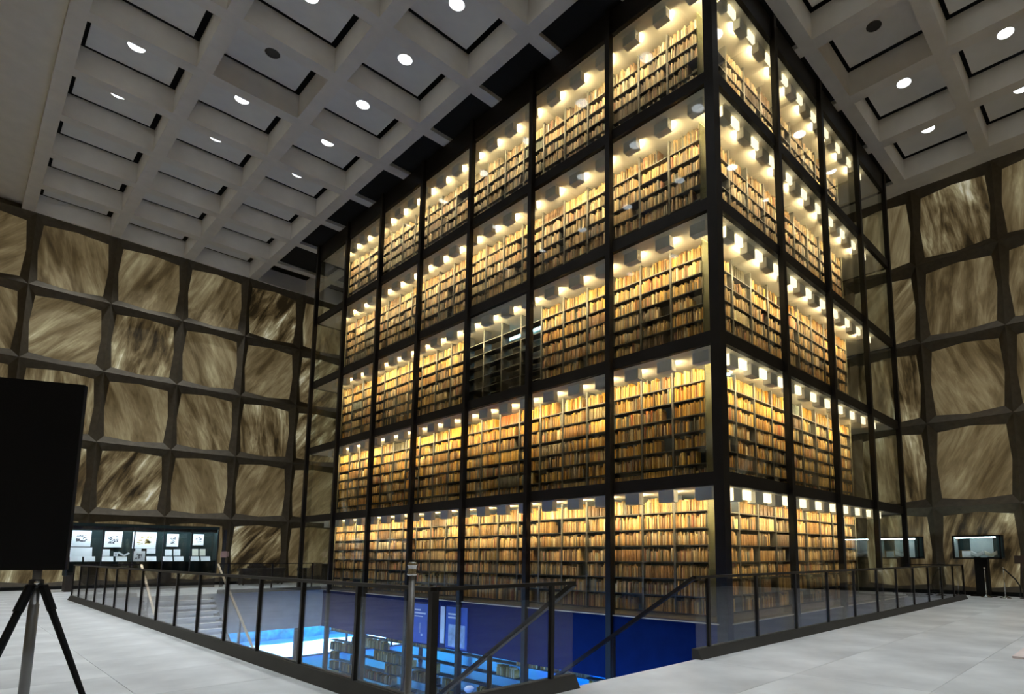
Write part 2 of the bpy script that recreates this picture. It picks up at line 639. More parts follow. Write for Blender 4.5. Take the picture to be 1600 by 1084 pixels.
for i in range(5, 9):  # unseen fill lamps, added to brighten floor and ceiling by bounce
    t = thing('recessed_downlight', f'added unseen fill downlight in the plain soffit, {ORD[i - 4]} from the right', 'downlight', (9.5 - 2.75 * i, -12.3, CZ + .32), group='added fill downlights')
    obj('trim', TRIM, 'ceiling_panel', t, (0, 0, -.04))
    obj('lamp_disc', DISC, None, t, (0, 0, -.04))
    so = bpy.data.objects.new('downlight_beam', bpy.data.lights['downlight_beam'])
    COL.objects.link(so)
    so.parent = t
    so.location = (0, 0, -0.07)

# ------------------------------------------------------------------ glass book tower
tower = thing('glass_book_tower', 'tall glass tower of lit bookshelves with dark bronze posts', 'glass tower', (0, 0, 0))
TOP = CZ - .02
POST = boxes('post', [(-.075, .075, -.075, .075, 0, TOP - GZ)])
for i in range(1, 8):
    for y in (-.10, TY + .10):
        obj('post', POST, 'bronze', tower, (-BAY * i + 0, y, GZ))
for j in range(1, 4):
    for x in (.10, TX - .10):
        obj('post', POST, 'bronze', tower, (x, BAY * j, GZ), (0, 0, PI / 2))
CP0 = boxes('corner_post', [(-.15, .09, -.09, .15, 0, TOP - GZ)])
obj('corner_post', CP0, 'bronze', tower, (0, 0, GZ))
obj('corner_post', POST, 'bronze', tower, (.06, TY + .02, GZ))
for k in range(0, 6):
    z0, z1 = Z(k) - .14, Z(k) + .14
    if k == 0:
        z1 = TOP - .01
    if k == 5:
        z0, z1 = -SLAB, 0.0
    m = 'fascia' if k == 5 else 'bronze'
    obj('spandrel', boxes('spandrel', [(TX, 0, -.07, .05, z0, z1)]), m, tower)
    obj('spandrel', boxes('spandrel', [(-.05, .07, .05, TY, z0, z1)]), 'curb' if k == 5 else m, tower)
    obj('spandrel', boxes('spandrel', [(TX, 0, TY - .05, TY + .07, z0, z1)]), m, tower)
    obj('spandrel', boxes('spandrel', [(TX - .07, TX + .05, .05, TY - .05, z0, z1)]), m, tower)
    if k > 0:
        sb = -SLAB if k == 5 else Z(k) - .13
        obj('tier_slab', boxes('tier_slab', [(TX + .06, -.06, .06, TY - .06, sb, Z(k) + .085)]), 'tier_cream', tower)
        obj('walkway', boxes('walkway', [(TX + .06, -.06, .06, TY - .06, Z(k) + .085, Z(k) + .095)]), 'walkway_dark', tower)  # dark layer added to cut light bounced onto the lower shelves
obj('roof_slab', boxes('roof_slab', [(TX + .06, -.06, .06, TY - .06, Z(0) - .13, TOP - .02)]), 'tier_cream', tower)
obj('sill_line', boxes('sill_line', [(TX, -.1, -.10, -.07, -.022, 0.0)]), 'trim_line', tower)
obj('sill_line', boxes('sill_line', [(.07, .10, .1, TY, -.022, 0.0)]), 'trim_line', tower)
PH = LV - .28
PANE_L = boxes('glass_pane', [(-BAY + .02, -.02, -.008, .008, 0, PH)])
PANE_R = boxes('glass_pane', [(-.008, .008, .02, BAY - .02, 0, PH)])
for k in range(0, 5):
    zz = Z(k + 1) + .14
    for i in range(7):
        obj('glass_pane', PANE_L, 'tower_glass', tower, (-BAY * i, 0, zz))
        obj('glass_pane', PANE_L, 'tower_glass', tower, (-BAY * i, TY, zz))
    for j in range(4):
        obj('glass_pane', PANE_R, 'tower_glass', tower, (0, BAY * j, zz))
        obj('glass_pane', PANE_R, 'tower_glass', tower, (TX, BAY * j, zz))

# stacks: shelving units along the left face (front y = SF) and the right face (front x = -SF)
SF = 0.92
NL, LW = 20, 0.955
NR, RW = 9, 0.966
RY0 = 1.32
PITCH_Z, NSH = 0.39, 7
DEP = 0.30
EMPTY = {(3, u) for u in (6, 7, 8, 9)}                      # empty bay, third tier
for t in range(1, 6):
    f0 = Z(6 - t) + .10
    c0 = Z(5 - t) - .13
    xe, ye = -SF - NL * LW - .02, RY0 + NR * RW
    # dark inner block of the stacks behind the aisle
    obj('stack_core', boxes('stack_core', [(xe + .05, -SF - 1.7, SF + 1.9, ye, f0, c0)]), 'core_dark', tower)
    obj('end_panel', boxes('end_panel', [(-SF - .03, -SF, SF, RY0, f0, c0)]), 'end_panel', tower)
    obj('end_panel', boxes('end_panel', [(xe - .03, xe, SF, ye, f0, c0)]), 'end_panel', tower)
    obj('end_panel', boxes('end_panel', [(xe, -SF, ye, ye + .03, f0, c0)]), 'end_panel', tower)

UH = Z(4) - .13 - (Z(5) + .10)


def unit_parts(w):
    up = boxes('upright', [(0, .028, 0, DEP, 0, UH - .02)])
    sh = boxes('shelf', [(.028, w - .028, 0, DEP, -.024, 0)])
    return up, sh


def make_unit(label, loc, rz, w, meshes, nsh=NSH, z_first=.04):
    up, sh = meshes
    e = thing('shelving_unit', label, 'shelving unit', loc, rz, 'steel shelving units of the tower')
    obj('upright', up, 'upright_steel', e)
    obj('upright', up, 'upright_steel', e, (w - .028, 0, 0))
    for r in range(nsh):
        obj('shelf', sh, 'shelf_steel', e, (0, 0, z_first + PITCH_Z * r))
    return e


ML, MR = unit_parts(LW), unit_parts(RW)
for u in range(6, 11):
    make_unit(f'empty shelving unit in the dark rear row of the third tier, {ORD[u - 5]} from right', (-SF - (u + 1) * LW + .3, SF + 1.45, Z(3) + .10), 0, LW, ML)
for t in range(1, 6):
    f0 = Z(6 - t) + .10
    for u in range(NL):
        ex = ('empty dark shelving unit' if (t, u) in EMPTY else 'book-filled steel shelving unit')
        make_unit(f'{ex}, {ORD[u + 1]} from the near corner post on the {TIER[t]} tier, left face',
                  (-SF - (u + 1) * LW, SF, f0), 0, LW, ML)
    for u in range(NR):
        make_unit(f'book-filled steel shelving unit, {ORD[u + 1]} from the near corner post on the {TIER[t]} tier, right face',
                  (-SF, RY0 + u * RW, f0), PI / 2, RW, MR)

# ---- books
PAL = np.array([0.98, 0.86, 0.66]) * np.array([(.66, .42, .12), (.76, .52, .17), (.52, .30, .08), (.42, .23, .07), (.82, .62, .25), (.66, .52, .28),
                (.30, .17, .08), (.84, .76, .56), (.20, .13, .08), (.46, .17, .09), (.12, .12, .10), (.56, .44, .24),
                (.36, .30, .20), (.14, .18, .20)])
PW = np.array([13, 11, 12, 11, 7, 8, 8, 5, 7, 4, 6, 8, 7, 3.])
PW = PW / PW.sum()
CNAME = ['tan', 'ochre', 'brown', 'dark brown', 'pale gold', 'beige', 'deep brown', 'cream', 'blackish brown', 'dark red',
         'black', 'olive tan', 'grey brown', 'slate']
rows = []                                   # x(s) along face, width, height, depth, z, colour index/jitter, face, tier, unit, row, order
for face in (0, 1):
    nu, uw = (NL, LW) if face == 0 else (NR, RW)
    for t in range(0 if face == 0 else 1, 6):
        for u in range(nu):
            if face == 0 and (t, u) in EMPTY:
                continue
            for r in range(NSH):
                if t == 0 and (rng.random() < .55 or r > 5):
                    continue
                if rng.random() < .006:
                    continue
                if face == 0 and t == 3 and u == 10 and r < 1:
                    continue
                if face == 1 and t == 5 and u == 0:
                    continue
                base_w = rng.choice([.019, .025, .032, .042], p=[.3, .35, .25, .1])
                base_h = rng.uniform(.265, .335)
                uniform = rng.random() < .16
                cset = rng.choice(len(PAL), size=4, p=PW)
                tone = rng.uniform(.62, 1.12)
                s = .034
                end = uw - .034
                if rng.random() < .24:
                    end -= rng.uniform(.05, .35)
                order = 0
                c_u = cset[0]
                h_u = base_h
                while True:
                    if uniform:
                        w = base_w * rng.uniform(.92, 1.08)
                        h = h_u * rng.uniform(.985, 1.01)
                        c = c_u
                    else:
                        w = base_w * rng.uniform(.55, 1.75)
                        h = min(.358, base_h * rng.uniform(.74, 1.14))
                        c = rng.choice(cset) if rng.random() < .40 else rng.choice(len(PAL), p=PW)
                    if s + w > end:
                        break
                    order += 1
                    rows.append((s, w, h, rng.uniform(.15, .22), r, c, tone * rng.uniform(.42, 1.45), face, t, u, order,
                                 rng.uniform(.005, .06)))
                    s += w + .0015
rows = np.array(rows)
f0s = np.array([GZ + .10] + [Z(6 - t) + .10 for t in range(1, 6)])
S_, W_, H_, D_, R_, C_, J_, FC, T_, U_, O_, IN_ = rows.T
zb = f0s[T_.astype(int)] + .04 + PITCH_Z * R_
# distance-weighted apparent size picks the 300 books made as single things (nearest shelves)
ux = np.where(FC == 0, -SF - (U_ + 1) * LW + S_ + W_ / 2, -SF - .03)
uy = np.where(FC == 0, SF + .03, RY0 + U_ * RW + S_ + W_ / 2)
dx, dy, dz = ux - CAM.x, uy - CAM.y, zb + H_ / 2 - CAM.z
d2 = dx * dx + dy * dy + dz * dz
cosv = np.where(FC == 0, np.abs(dy), np.abs(dx)) / np.sqrt(d2)
area = W_ * H_ * cosv / d2
ok = (T_ == 2) & (FC == 0) & (U_ < 3) & (R_ > 1)
area = np.where(ok, area, 0)
pick = np.argsort(-area)[:300]
is_single = np.zeros(len(rows), bool)
is_single[pick] = area[pick] > 0
cols = PAL[C_.astype(int)] * J_[:, None]
sat = np.array([1.0, .85, 1.1, .95, .72, .58])[T_.astype(int)][:, None]       # whiter lamplight of the upper tiers put into the cover colours
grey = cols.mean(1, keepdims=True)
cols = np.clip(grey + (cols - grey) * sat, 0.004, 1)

# unit book: rounded spine towards -y, 1 wide, 1 deep, 1 tall
prof = [(0, .06), (.12, .018), (.32, 0), (.68, 0), (.88, .018), (1, .06), (1, 1), (0, 1)]
npf = len(prof)
bv = [(x, y, z) for z in (0, 1) for x, y in prof]
bf = [tuple(range(npf - 1, -1, -1)), tuple(range(npf, 2 * npf))] + [(i, (i + 1) % npf, npf + (i + 1) % npf, npf + i) for i in range(npf)]
BOOK = pmesh('book', bv, bf)
BOOK.materials.append(MATS['book_cover'])
for q in np.nonzero(is_single)[0]:
    u, t, r = int(U_[q]), int(T_[q]), int(R_[q])
    size = 'thick' if W_[q] > .045 else 'slim' if W_[q] < .022 else 'upright'
    o = bpy.data.objects.new('old_book', BOOK)
    COL.objects.link(o)
    o.scale = (W_[q], D_[q], H_[q])
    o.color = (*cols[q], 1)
    o.location = (-SF - (u + 1) * LW + S_[q], SF + IN_[q], zb[q])
    tag(o, f'{size} {CNAME[int(C_[q])]} book, {ORD[int(O_[q])]} from left, shelf {ORD[r + 1]} from bottom, '
           f'unit {ORD[u + 1]} from corner', 'book', 'old books of the second tier nearest the corner post')

# all the other books: one uncountable mass of real boxes with slightly rounded spines
rest = np.nonzero(~is_single)[0]
nb = len(rest)
prof2 = np.array([(0, .05), (.25, 0), (.75, 0), (1, .05), (1, 1), (0, 1)])
k = len(prof2)
P = np.zeros((nb, 2, k, 3))
P[..., 0] = prof2[:, 0][None, None] * W_[rest][:, None, None] + S_[rest][:, None, None]
P[..., 1] = prof2[:, 1][None, None] * D_[rest][:, None, None] + IN_[rest][:, None, None]
P[:, 0, :, 2] = zb[rest][:, None]
P[:, 1, :, 2] = (zb + H_)[rest][:, None]
lean = (rng.random(nb) < .05) * rng.uniform(-.04, .04, nb)
P[:, 1, :, 0] += lean[:, None]
lf = FC[rest] == 0
Q = P.copy()
Q[lf, ..., 0] = P[lf, ..., 0] + (-SF - (U_[rest][lf] + 1) * LW)[:, None, None]
Q[lf, ..., 1] = P[lf, ..., 1] + SF
rf = ~lf
Q[rf, ..., 0] = -SF - P[rf, ..., 1]
Q[rf, ..., 1] = P[rf, ..., 0] + (RY0 + U_[rest][rf] * RW)[:, None, None]
V = Q.reshape(-1, 3)
loops, starts, totals = [], [], []
side = []
for i in range(4):
    j = (i + 1) % k
    side.append((i, j, k + j, k + i))
side.append((5, 0, k, k + 5))
base = (np.arange(nb) * 2 * k)[:, None]
quads = np.concatenate([base + np.array(s)[None] for s in side], 1).reshape(-1)          # nb*5 quads
tops = (base + np.arange(k, 2 * k)[None]).reshape(-1)
me = bpy.data.meshes.new('book_mass')
me.vertices.add(len(V))
me.vertices.foreach_set('co', V.reshape(-1))
allloops = np.concatenate([quads, tops]).astype(np.int32)
me.loops.add(len(allloops))
me.loops.foreach_set('vertex_index', allloops)
nq = nb * 5
me.polygons.add(nq + nb)
ls = np.concatenate([np.arange(nq) * 4, nq * 4 + np.arange(nb) * k]).astype(np.int32)
me.polygons.foreach_set('loop_start', ls)
me.update(calc_edges=True)
at = me.attributes.new('cover', 'FLOAT_COLOR', 'POINT')
cc = np.ones((nb, 2 * k, 4))
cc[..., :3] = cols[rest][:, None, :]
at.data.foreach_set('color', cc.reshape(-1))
me.validate()
bm_o = obj('shelved_books', me, 'book_row')
bm_o['kind'] = 'stuff'
bm_o['label'] = 'thousands of old tan and brown books filling the tower shelves'
bm_o['category'] = 'books'
bm_o['group'] = 'old books of the tower'

# ---- lamps along the glass
HS_L = boxes('housing', [(-.21, .21, -.012, .012, -.26, 0), (-.21, -.198, .012, .19, -.26, 0), (.198, .21, .012, .15, -.26, 0), (-.21, .21, .012, .19, -.26, -.248)])
LP_L = boxes('lamp', [(-.16, .17, .07, .15, -.10, -.03)])
HS_R = boxes('housing', [(-.012, .012, -.5, -.12, -.27, 0), (-.19, -.012, -.5, -.488, -.27, 0), (-.19, -.012, -.132, -.12, -.27, 0), (-.19, -.012, -.5, -.12, -.27, -.258)])
GLOW_R = boxes('lamp', [(-.05, .02, -.04, .27, -.22, -.01)])  # glowing block, no real lamp: a housing side lit by its neighbour
LP_R2 = boxes('lamp', [(-.16, -.06, -.46, -.16, -.10, -.03)])
for t in range(1, 6):
    zc = Z(5 - t) - .13
    for i in range(20):
        x = -0.62 - i * 0.99
        e = thing('shelf_lamp', f'grey box lamp inside the left glass, {ORD[i + 1]} from the near corner post, {TIER[t]} tier',
                  'lamp', (x, .26, zc), 0, 'box lamps above the shelves')
        obj('housing', HS_L, 'housing', e)
        obj('lamp', LP_L, 'shelf_lamp', e)
    for i in range(10):
        y = 1.30 + i * 0.98
        e = thing('shelf_lamp', f'white box lamp inside the right glass, {ORD[i + 1]} from the near corner post, {TIER[t]} tier',
                  'lamp', (-.22, y, zc), 0, 'box lamps above the shelves')
        obj('housing', HS_R, 'housing', e)
        obj('glow_block', GLOW_R, 'side_glow', e)
        obj('lamp', LP_R2, 'shelf_lamp', e)
# cold tubes in the aisle behind the books
TUBE = boxes('tube', [(-.5, .5, -.03, .03, -.05, 0)])
TUBEH = boxes('tube_housing', [(-.55, .55, -.06, .06, 0, .05)])
tubes = [(1, -1.4 - 1.9 * i) for i in range(10)] + [(2, -1.4), (2, -2.9), (2, -5.4), (3, -5.4), (3, -6.9), (3, -8.3), (3, -9.0)]
for q, (t, x) in enumerate(tubes):
    zc = Z(5 - t) - .13
    e = thing('aisle_tube', f'cold tube lamp behind the books, {TIER[t]} tier, {ORD[1 + sum(1 for a, b in tubes[:q] if a == t)]} from the near corner',
              'tube lamp', (x, SF + 1.05, zc - .05), 0, 'tube lamps in the stacks')
    obj('tube', TUBE, 'tube_lamp', e)
    obj('tube_housing', TUBEH, 'housing', e)

# ------------------------------------------------------------------ ground floor seen through the opening
lower_floor = struct('floor_lower', boxes('floor_lower', [(WX, NX, NY, WY, GZ - .2, GZ)]), 'lower_floor')
struct('plaza_ground', boxes('plaza_ground', [(-120, 120, -120, 120, GZ - .5, GZ - .21)]), 'plaza', 'pale plaza outside the ground floor')
W0 = struct('window_1', boxes('window_1', [(WX + .3, WX + .42, y - .05, y + .05, GZ, -SLAB) for y in np.arange(NY + 1, WY, 2.7)]
            + [(WX + .3, WX + .42, NY, WY, GZ, GZ + .08)]), 'dark_metal')
for y in np.arange(NY + 1, WY - 2.7, 2.7):
    obj('window_pane', boxes('window_pane', [(WX + .35, WX + .37, y + .05, y + 2.65, GZ + .08, -SLAB)]), 'case_glass', W0)
W1 = struct('window_2', boxes('window_2', [(x - .05, x + .05, NY + .3, NY + .42, GZ, -SLAB) for x in np.arange(WX + 1, NX, 2.7)]), 'dark_metal')
W2 = struct('window_3', boxes('window_3', [(x - .05, x + .05, WY - .42, WY - .3, GZ, -SLAB) for x in np.arange(WX + 1, NX, 2.7)]), 'dark_metal')
# hedge outside
hv, hf = [], []
for i in range(60):
    for j in range(12):
        hv.append((-36.5 + random.uniform(-.35, .35) - (j / 11) ** 2 * 1.0, -30 + i * 1.0, GZ - .2 + j * .75 + (random.uniform(-.4, .4) if j == 11 else 0)))
for i in range(59):
    for j in range(11):
        a = i * 12 + j
        hf.append((a, a + 12, a + 13, a + 1))
nh = len(hv)
hv += [(-40.5, v[1], v[2]) for v in hv]
for i in range(59):
    hf.append((i * 12 + 11, i * 12 + 23, nh + i * 12 + 23, nh + i * 12 + 11))
tag(obj('hedge', pmesh('hedge', hv, hf), 'hedge'), 'tall green hedge outside beyond the ground floor windows', 'hedge')
# lower shelves of the tower
e_up = boxes('upright', [(0, .028, 0, DEP, 0, -SLAB - GZ)])
for u in range(NL):
    e = make_unit(f'blue-lit shelving unit below the mezzanine, {ORD[u + 1]} from the near corner post', (-SF - (u + 1) * LW, SF, GZ + .1),
                  0, LW, (boxes('upright', [(0, .028, 0, DEP, 0, 2.3)]) if u == 0 else e_low, ML[1]), 6)
    if u == 0:
        e_low = e.children[0].data


# stairs down on both ends
def stairs(label, x_top, sgn):
    e = thing('staircase', label, 'staircase', (x_top, 0, 0))
    nst = 22
    run, rise = .29, -GZ / nst
    st = {}
    for i in range(nst):
        if sgn not in st:
            st[sgn] = boxes('step', [(min(0, sgn * (run + .02)), max(0, sgn * (run + .02)), -6.05, -4.0, -.09, 0)])
        if i == 0:
            continue
        obj('step', st[sgn], 'stone_floor', e, (sgn * run * (i - 1), 0, -rise * i))
    for y in (-6.03, -4.02):
        obj('stringer', obar('stringer', (sgn * .0, y, -.25), (sgn * run * nst, y, GZ - .0), .06, .3), 'dark_metal', e)
    for y in (-6.15, -3.90):
        obj('handrail', obar('handrail', (sgn * .0, y, 1.05), (sgn * run * nst, y, GZ + 1.05), .06, .05), 'bronze_rail' if sgn < 0 else 'brass_rail', e)
        for k in range(1, 5):
            xx = run * nst * k / 4.5
            zz = GZ * xx / (run * nst)
            obj('baluster', boxes('baluster', [(sgn * xx - .025, sgn * xx + .025, y - .02, y + .02, zz - .2, zz + 1.03)]), 'bronze_rail', e)
    return e


stairs('staircase with dark handrails going down in the railing gap before the tower', OX1, -1)
stairs('pale stone staircase going down at the far left end of the opening', OX0, 1)

# posters on the fascia
def poster(label, x0, x1, z0, z1, m, extra):
    e = thing('exhibition_poster', label, 'poster', (x0, -.075, z0))
    obj('board', boxes('board', [(0, x1 - x0, -.02, 0, 0, z1 - z0)]), m, e)
    for (a, b, c, d, mm) in extra:
        obj('print', boxes('print', [(a, b, -.026, -.02, c, d)]), mm, e)


poster('blue exhibition poster with white lettering and a small drawing', -11.6, -10.2, -1.40, -.18, 'poster_blue',
       [(.10, .45, 1.0, 1.05, 'poster_white'), (.10, .75, .90, .95, 'poster_white'), (.10, .60, .81, .84, 'poster_white'),
        (.42, .46, .30, .62, 'poster_grey'), (.50, .60, .22, .28, 'poster_white')])
poster('narrow white exhibition panel beside the blue poster', -10.0, -9.78, -1.3, -.2, 'poster_white', [])
poster('blue exhibition poster with a pale portrait picture', -9.7, -8.6, -1.40, -.18, 'poster_blue',
       [(.12, .70, .98, 1.03, 'poster_white'), (.12, .55, .88, .93, 'poster_white'), (.15, 1.0, .05, .70, 'poster_grey')])

# chairs and desk on the ground floor
def low_chair(label, x, y, rz):
    e = thing('chair', label, 'chair', (x, y, GZ), rz, 'chairs on the ground floor')
    obj('seat', boxes('seat', [(-.28, .28, -.28, .28, .40, .48)]), 'chair_blue', e)
    obj('backrest', boxes('backrest', [(-.28, .28, .22, .28, .48, 1.05)]), 'chair_blue', e)
    for a in (-.25, .25):
        for b in (-.25, .25):
            obj('leg', boxes('leg', [(a - .02, a + .02, b - .02, b + .02, 0, .40)]), 'dark_metal', e)


low_chair('blue chair on the ground floor near the bright windows', -19.5, -1.4, .5)
low_chair('blue chair on the ground floor in front of the lower shelves', -15.2, -.9, .2)
low_chair('blue chair on the ground floor right of the other chairs', -13.0, -.8, -.3)
e = thing('potted_flower', 'white blossom in a blue pot on a plinth below the handrail', 'flower pot', (-7.6, -.75, GZ))
obj('plinth', boxes('plinth', [(-.25, .25, -.25, .25, 0, 1.2)]), 'paper_cream', e)
obj('pot', lathe('pot', [(.14, 1.2), (.2, 1.42), (.18, 1.42), (.13, 1.3)], 14), 'chair_blue', e)
obj('stem', tube('stem', [(0, 0, 1.3), (.02, 0, 1.5), (.08, 0, 1.62)], .012), 'hedge', e)
fv, ff = [], []
bl = lathe('blossom', [(.03, 0), (.12, .06), (.14, .13), (.08, .19), (.02, .2)], 12)
obj('blossom', bl, 'poster_white', e, (.09, 0, 1.58))

# ------------------------------------------------------------------ glass railings
def railing(label, p, q, posts, thick=()):
    """posts: distances of the posts along the run; glass between them and out to both ends."""
    p, q = Vector((*p, 0)), Vector((*q, 0))
    Ln = (q - p).length
    rz = math.atan2((q - p).y, (q - p).x)
    e = thing('glass_railing', label, 'railing', p, rz, 'glass railings around the opening')
    obj('top_rail', boxes('top_rail', [(0, Ln, -.032, .032, 1.045, 1.08)]), 'bronze_rail', e)
    cv = [(0, -.10, 0), (0, .06, 0), (0, .06, .13), (0, -.03, .13)]
    V = cv + [(Ln, y, z) for _, y, z in cv]
    obj('curb', pmesh('curb', V, [(3, 2, 1, 0), (4, 5, 6, 7), (0, 1, 5, 4), (1, 2, 6, 5), (2, 3, 7, 6), (3, 0, 4, 7)]), 'curb', e)
    pm = boxes('rail_post', [(-.022, .022, -.024, .024, .13, 1.045)])
    pt = boxes('rail_post', [(-.032, .032, -.032, .032, .13, 1.045)])
    for i, d in enumerate(posts):
        obj('rail_post', pt if i in thick else pm, 'bronze_rail', e, (d, 0, 0))
    ed = [0.0] + [d for d in posts if .02 < d < Ln - .02] + [Ln]
    for a, b in zip(ed[:-1], ed[1:]):
        obj('glass_pane', boxes('glass_pane', [(a + .018, b - .018, -.006, .006, .13, 1.045)]), 'rail_glass', e)
    return e


LL = OX1 - OX0
railing('long glass railing along the left edge of the stair opening', (OX0, OY0), (OX1, OY0), [LL * i / 15 for i in range(16)], (15,))
railing('short glass railing beside the near stair top', (OX1, OY0 + .05), (OX1, -6.15), [1.32])
railing('long glass railing along the right edge of the opening', (OX1, -3.88), (OX1, RY1), [.33 + 1.364 * i for i in range(12)])
railing('far glass railing returning to the tower at the right', (OX1 - .08, RY1), (.2, RY1), [1.5])
railing('far end glass railing beyond the pale stairs', (OX0, -3.85), (OX0, -.2), [.3, 1.8, 3.3])
railing('short far glass railing left of the pale stairs', (OX0, OY0 + .08), (OX0, -6.2), [1.3])

# ------------------------------------------------------------------ wall display case, far left
e = thing('display_case', 'long dark wall display case with five lit bays of white prints', 'display case', (-24.0, -7.45, 0))
CL = 4.95
obj('base', boxes('base', [(-.75, 0, 0, CL, 0, .60)]), 'dark_wood', e)
obj('body', boxes('body', [(-.75, -.70, 0, CL, .60, 2.62), (-.75, 0, 0, CL, 2.5, 2.62), (-.75, 0, -.04, 0, .6, 2.62), (-.75, 0, CL, CL + .04, .6, 2.62)]), 'teal_cloth', e)
bw = CL / 5
for k in range(6):
    obj('mullion', boxes('mullion', [(-.02, .02, k * bw - .018, k * bw + .018, .6, 2.5)]), 'dark_metal', e)
for k in range(5):
    obj('case_glass', boxes('case_glass', [(-.006, .006, k * bw + .02, (k + 1) * bw - .02, .62, 2.49)]), 'case_glass', e)
    obj('lamp_strip', boxes('lamp_strip', [(-.16, -.08, k * bw + .08, (k + 1) * bw - .08, 2.44, 2.48)]), 'case_lamp', e)
obj('lamp_shield', boxes('lamp_shield', [(-.07, -.05, .02, CL - .02, 2.36, 2.5)]), 'dark_metal', e)
obj('shelf', boxes('shelf', [(-.70, -.1, .02, CL - .02, 1.10, 1.13)]), 'teal_cloth', e)


def prnt(label, y, z, w, h, ink=True, m='paper', tilt=.0, group='prints in the wall display case', x=-24.62, inkm='ink'):
    t = thing('framed_print' if ink else 'paper_sheet', label, 'print' if ink else 'sheet', (x, -7.45 + y, z), 0, group)
    obj('sheet', boxes('sheet', [(-.012, .012, 0, w, 0, h)]), m, t, rot=(0, -tilt, 0))
    if ink:
        rr = random.Random(int(y * 1000))
        V, F = [], []
        for _ in range(26):
            cy_, cz_ = w * rr.uniform(.25, .75), h * rr.uniform(.25, .72)
            a, b = w * rr.uniform(.02, .09), h * rr.uniform(.015, .06)
            n0 = len(V)
            V += [(.0135, cy_ - a, cz_ - b), (.0135, cy_ + a, cz_ - b * .4), (.0135, cy_ + a * .6, cz_ + b), (.0135, cy_ - a * .8, cz_ + b * .7)]
            F.append((n0, n0 + 1, n0 + 2, n0 + 3))
        d = obj('drawing', pmesh('drawing', V, F), inkm, t, rot=(0, -tilt, 0))
    return t


prnt('tall white print with a faint drawing above an open book, first bay', .12, 1.72, .58, .62)
prnt('white framed ink print in the second bay of the case', 1.12, 1.70, .56, .64)
prnt('large white framed print with ochre and grey drawing, middle bay', 2.03, 1.66, .80, .68, inkm='ochre_ink')
prnt('small white framed print in the fourth bay of the case', 3.20, 1.75, .42, .54)
prnt('small white framed print in the fifth bay of the case', 4.16, 1.82, .40, .48)
prnt('wide open white book below the tall print, first bay', .08, 1.32, .68, .38, False, tilt=.3, x=-24.45)
prnt('white booklet below the framed print, second bay', 1.06, 1.34, .24, .28, False, tilt=.25, x=-24.4)
prnt('tiny framed card beside the white booklet, second bay', 1.42, 1.34, .13, .16, True, tilt=.2, x=-24.35)
prnt('white card propped left under the large print', 2.12, 1.45, .20, .20, False, tilt=.2, x=-24.4)
prnt('white card propped right under the large print', 2.50, 1.45, .30, .20, False, tilt=.2, x=-24.4)
prnt('white leaf, left of the pair in the fourth bay', 3.14, 1.36, .24, .27, False, tilt=.25, x=-24.4)
prnt('white leaf, right of the pair in the fourth bay', 3.44, 1.36, .24, .28, False, tilt=.25, x=-24.4)
prnt('cream leaf, left of the pair in the fifth bay', 4.12, 1.36, .22, .30, False, 'paper_cream', .25, x=-24.4)
prnt('cream leaf, right of the pair in the fifth bay', 4.40, 1.36, .22, .30, False, 'paper_cream', .25, x=-24.4)
prnt('white framed figure drawing standing low in the middle bay', 2.02, 1.13, .40, .42, True, tilt=.12, x=-24.2)
for k, (y, w) in enumerate([(.10, .36), (.52, .34), (1.06, .36), (1.50, .36), (2.50, .34), (3.06, .34), (3.46, .34), (4.02, .36), (4.44, .36)]):
    prnt(f'pale open leaf on the low shelf of the case, {ORD[k + 1]} from the left', y, 1.135, w, .22, False, tilt=.55, x=-24.3)
e = thing('open_pamphlet', 'small open pamphlet standing in a V beside the tiny card', 'pamphlet', (-24.38, -5.72, 1.36))
obj('left_page', boxes('left_page', [(-.005, .005, -.01, .22, -.05, .02)]), 'paper', e, rot=(-.6 + PI, 0, 0))
obj('right_page', boxes('right_page', [(-.005, .005, 0, .22, -.05, .02)]), 'paper', e, rot=(.6, 0, 0))
# wall phone plate right of the case
tag(obj('wall_notice', boxes('wall_notice', [(-.03, 0, -.12, .12, -.14, .14), (-.05, -.03, .15, .2, -.1, .12)]), 'small_red', None, (-24.02, -2.22, 1.42)),
    'small pink notice fixed at the right end of the case', 'notice')
# column carrying it
tag(obj('case_post', boxes('case_post', [(-.06, .06, -.06, .06, 0, 2.5)]), 'dark_metal', None, (-24.1, -2.22, 0)),
    'slim dark post at the right end of the display case', 'post')


def bench(label, x, y, lx, ly, h, group='dark benches beyond the railings'):
    e = thing('bench', label, 'bench', (x, y, 0), 0, group)
    obj('seat', boxes('seat', [(0, lx, 0, ly, h - .14, h)]), 'dark_wood', e)
    obj('body', boxes('body', [(.06, lx - .06, .06, ly - .06, .06, h - .14)]), 'dark_wood', e)
    for a in (.08, lx - .14):
        for b in (.08, ly - .14):
            obj('foot', boxes('foot', [(a, a + .06, b, b + .06, 0, .06)]), 'dark_metal', e)
    return e


bench('low dark bench in front of the wall display case', -23.1, -6.7, .6, 2.6, .72)
bench('dark low cabinet beyond the far railing, left one', -25.2, -1.3, .7, 1.9, .78)
bench('dark low cabinet beyond the far railing, right one', -24.2, 1.0, .7, 2.3, .78)
for k, (x, y, w) in enumerate([(-24.95, -.9, .7), (-23.95, 1.6, .8)]):
    t = thing('cushion_stack', ['dark cushion pile on the left low cabinet', 'dark cushion pile on the right low cabinet'][k], 'cushions', (x, y, .78))
    obj('lower_cushion', boxes('lower_cushion', [(-.2, .25, 0, w, 0, .10)]), 'dark_wood', t)
    obj('upper_cushion', boxes('upper_cushion', [(-.18, .22, .08, w - .12, .10, .19)]), 'dark_wood', t)

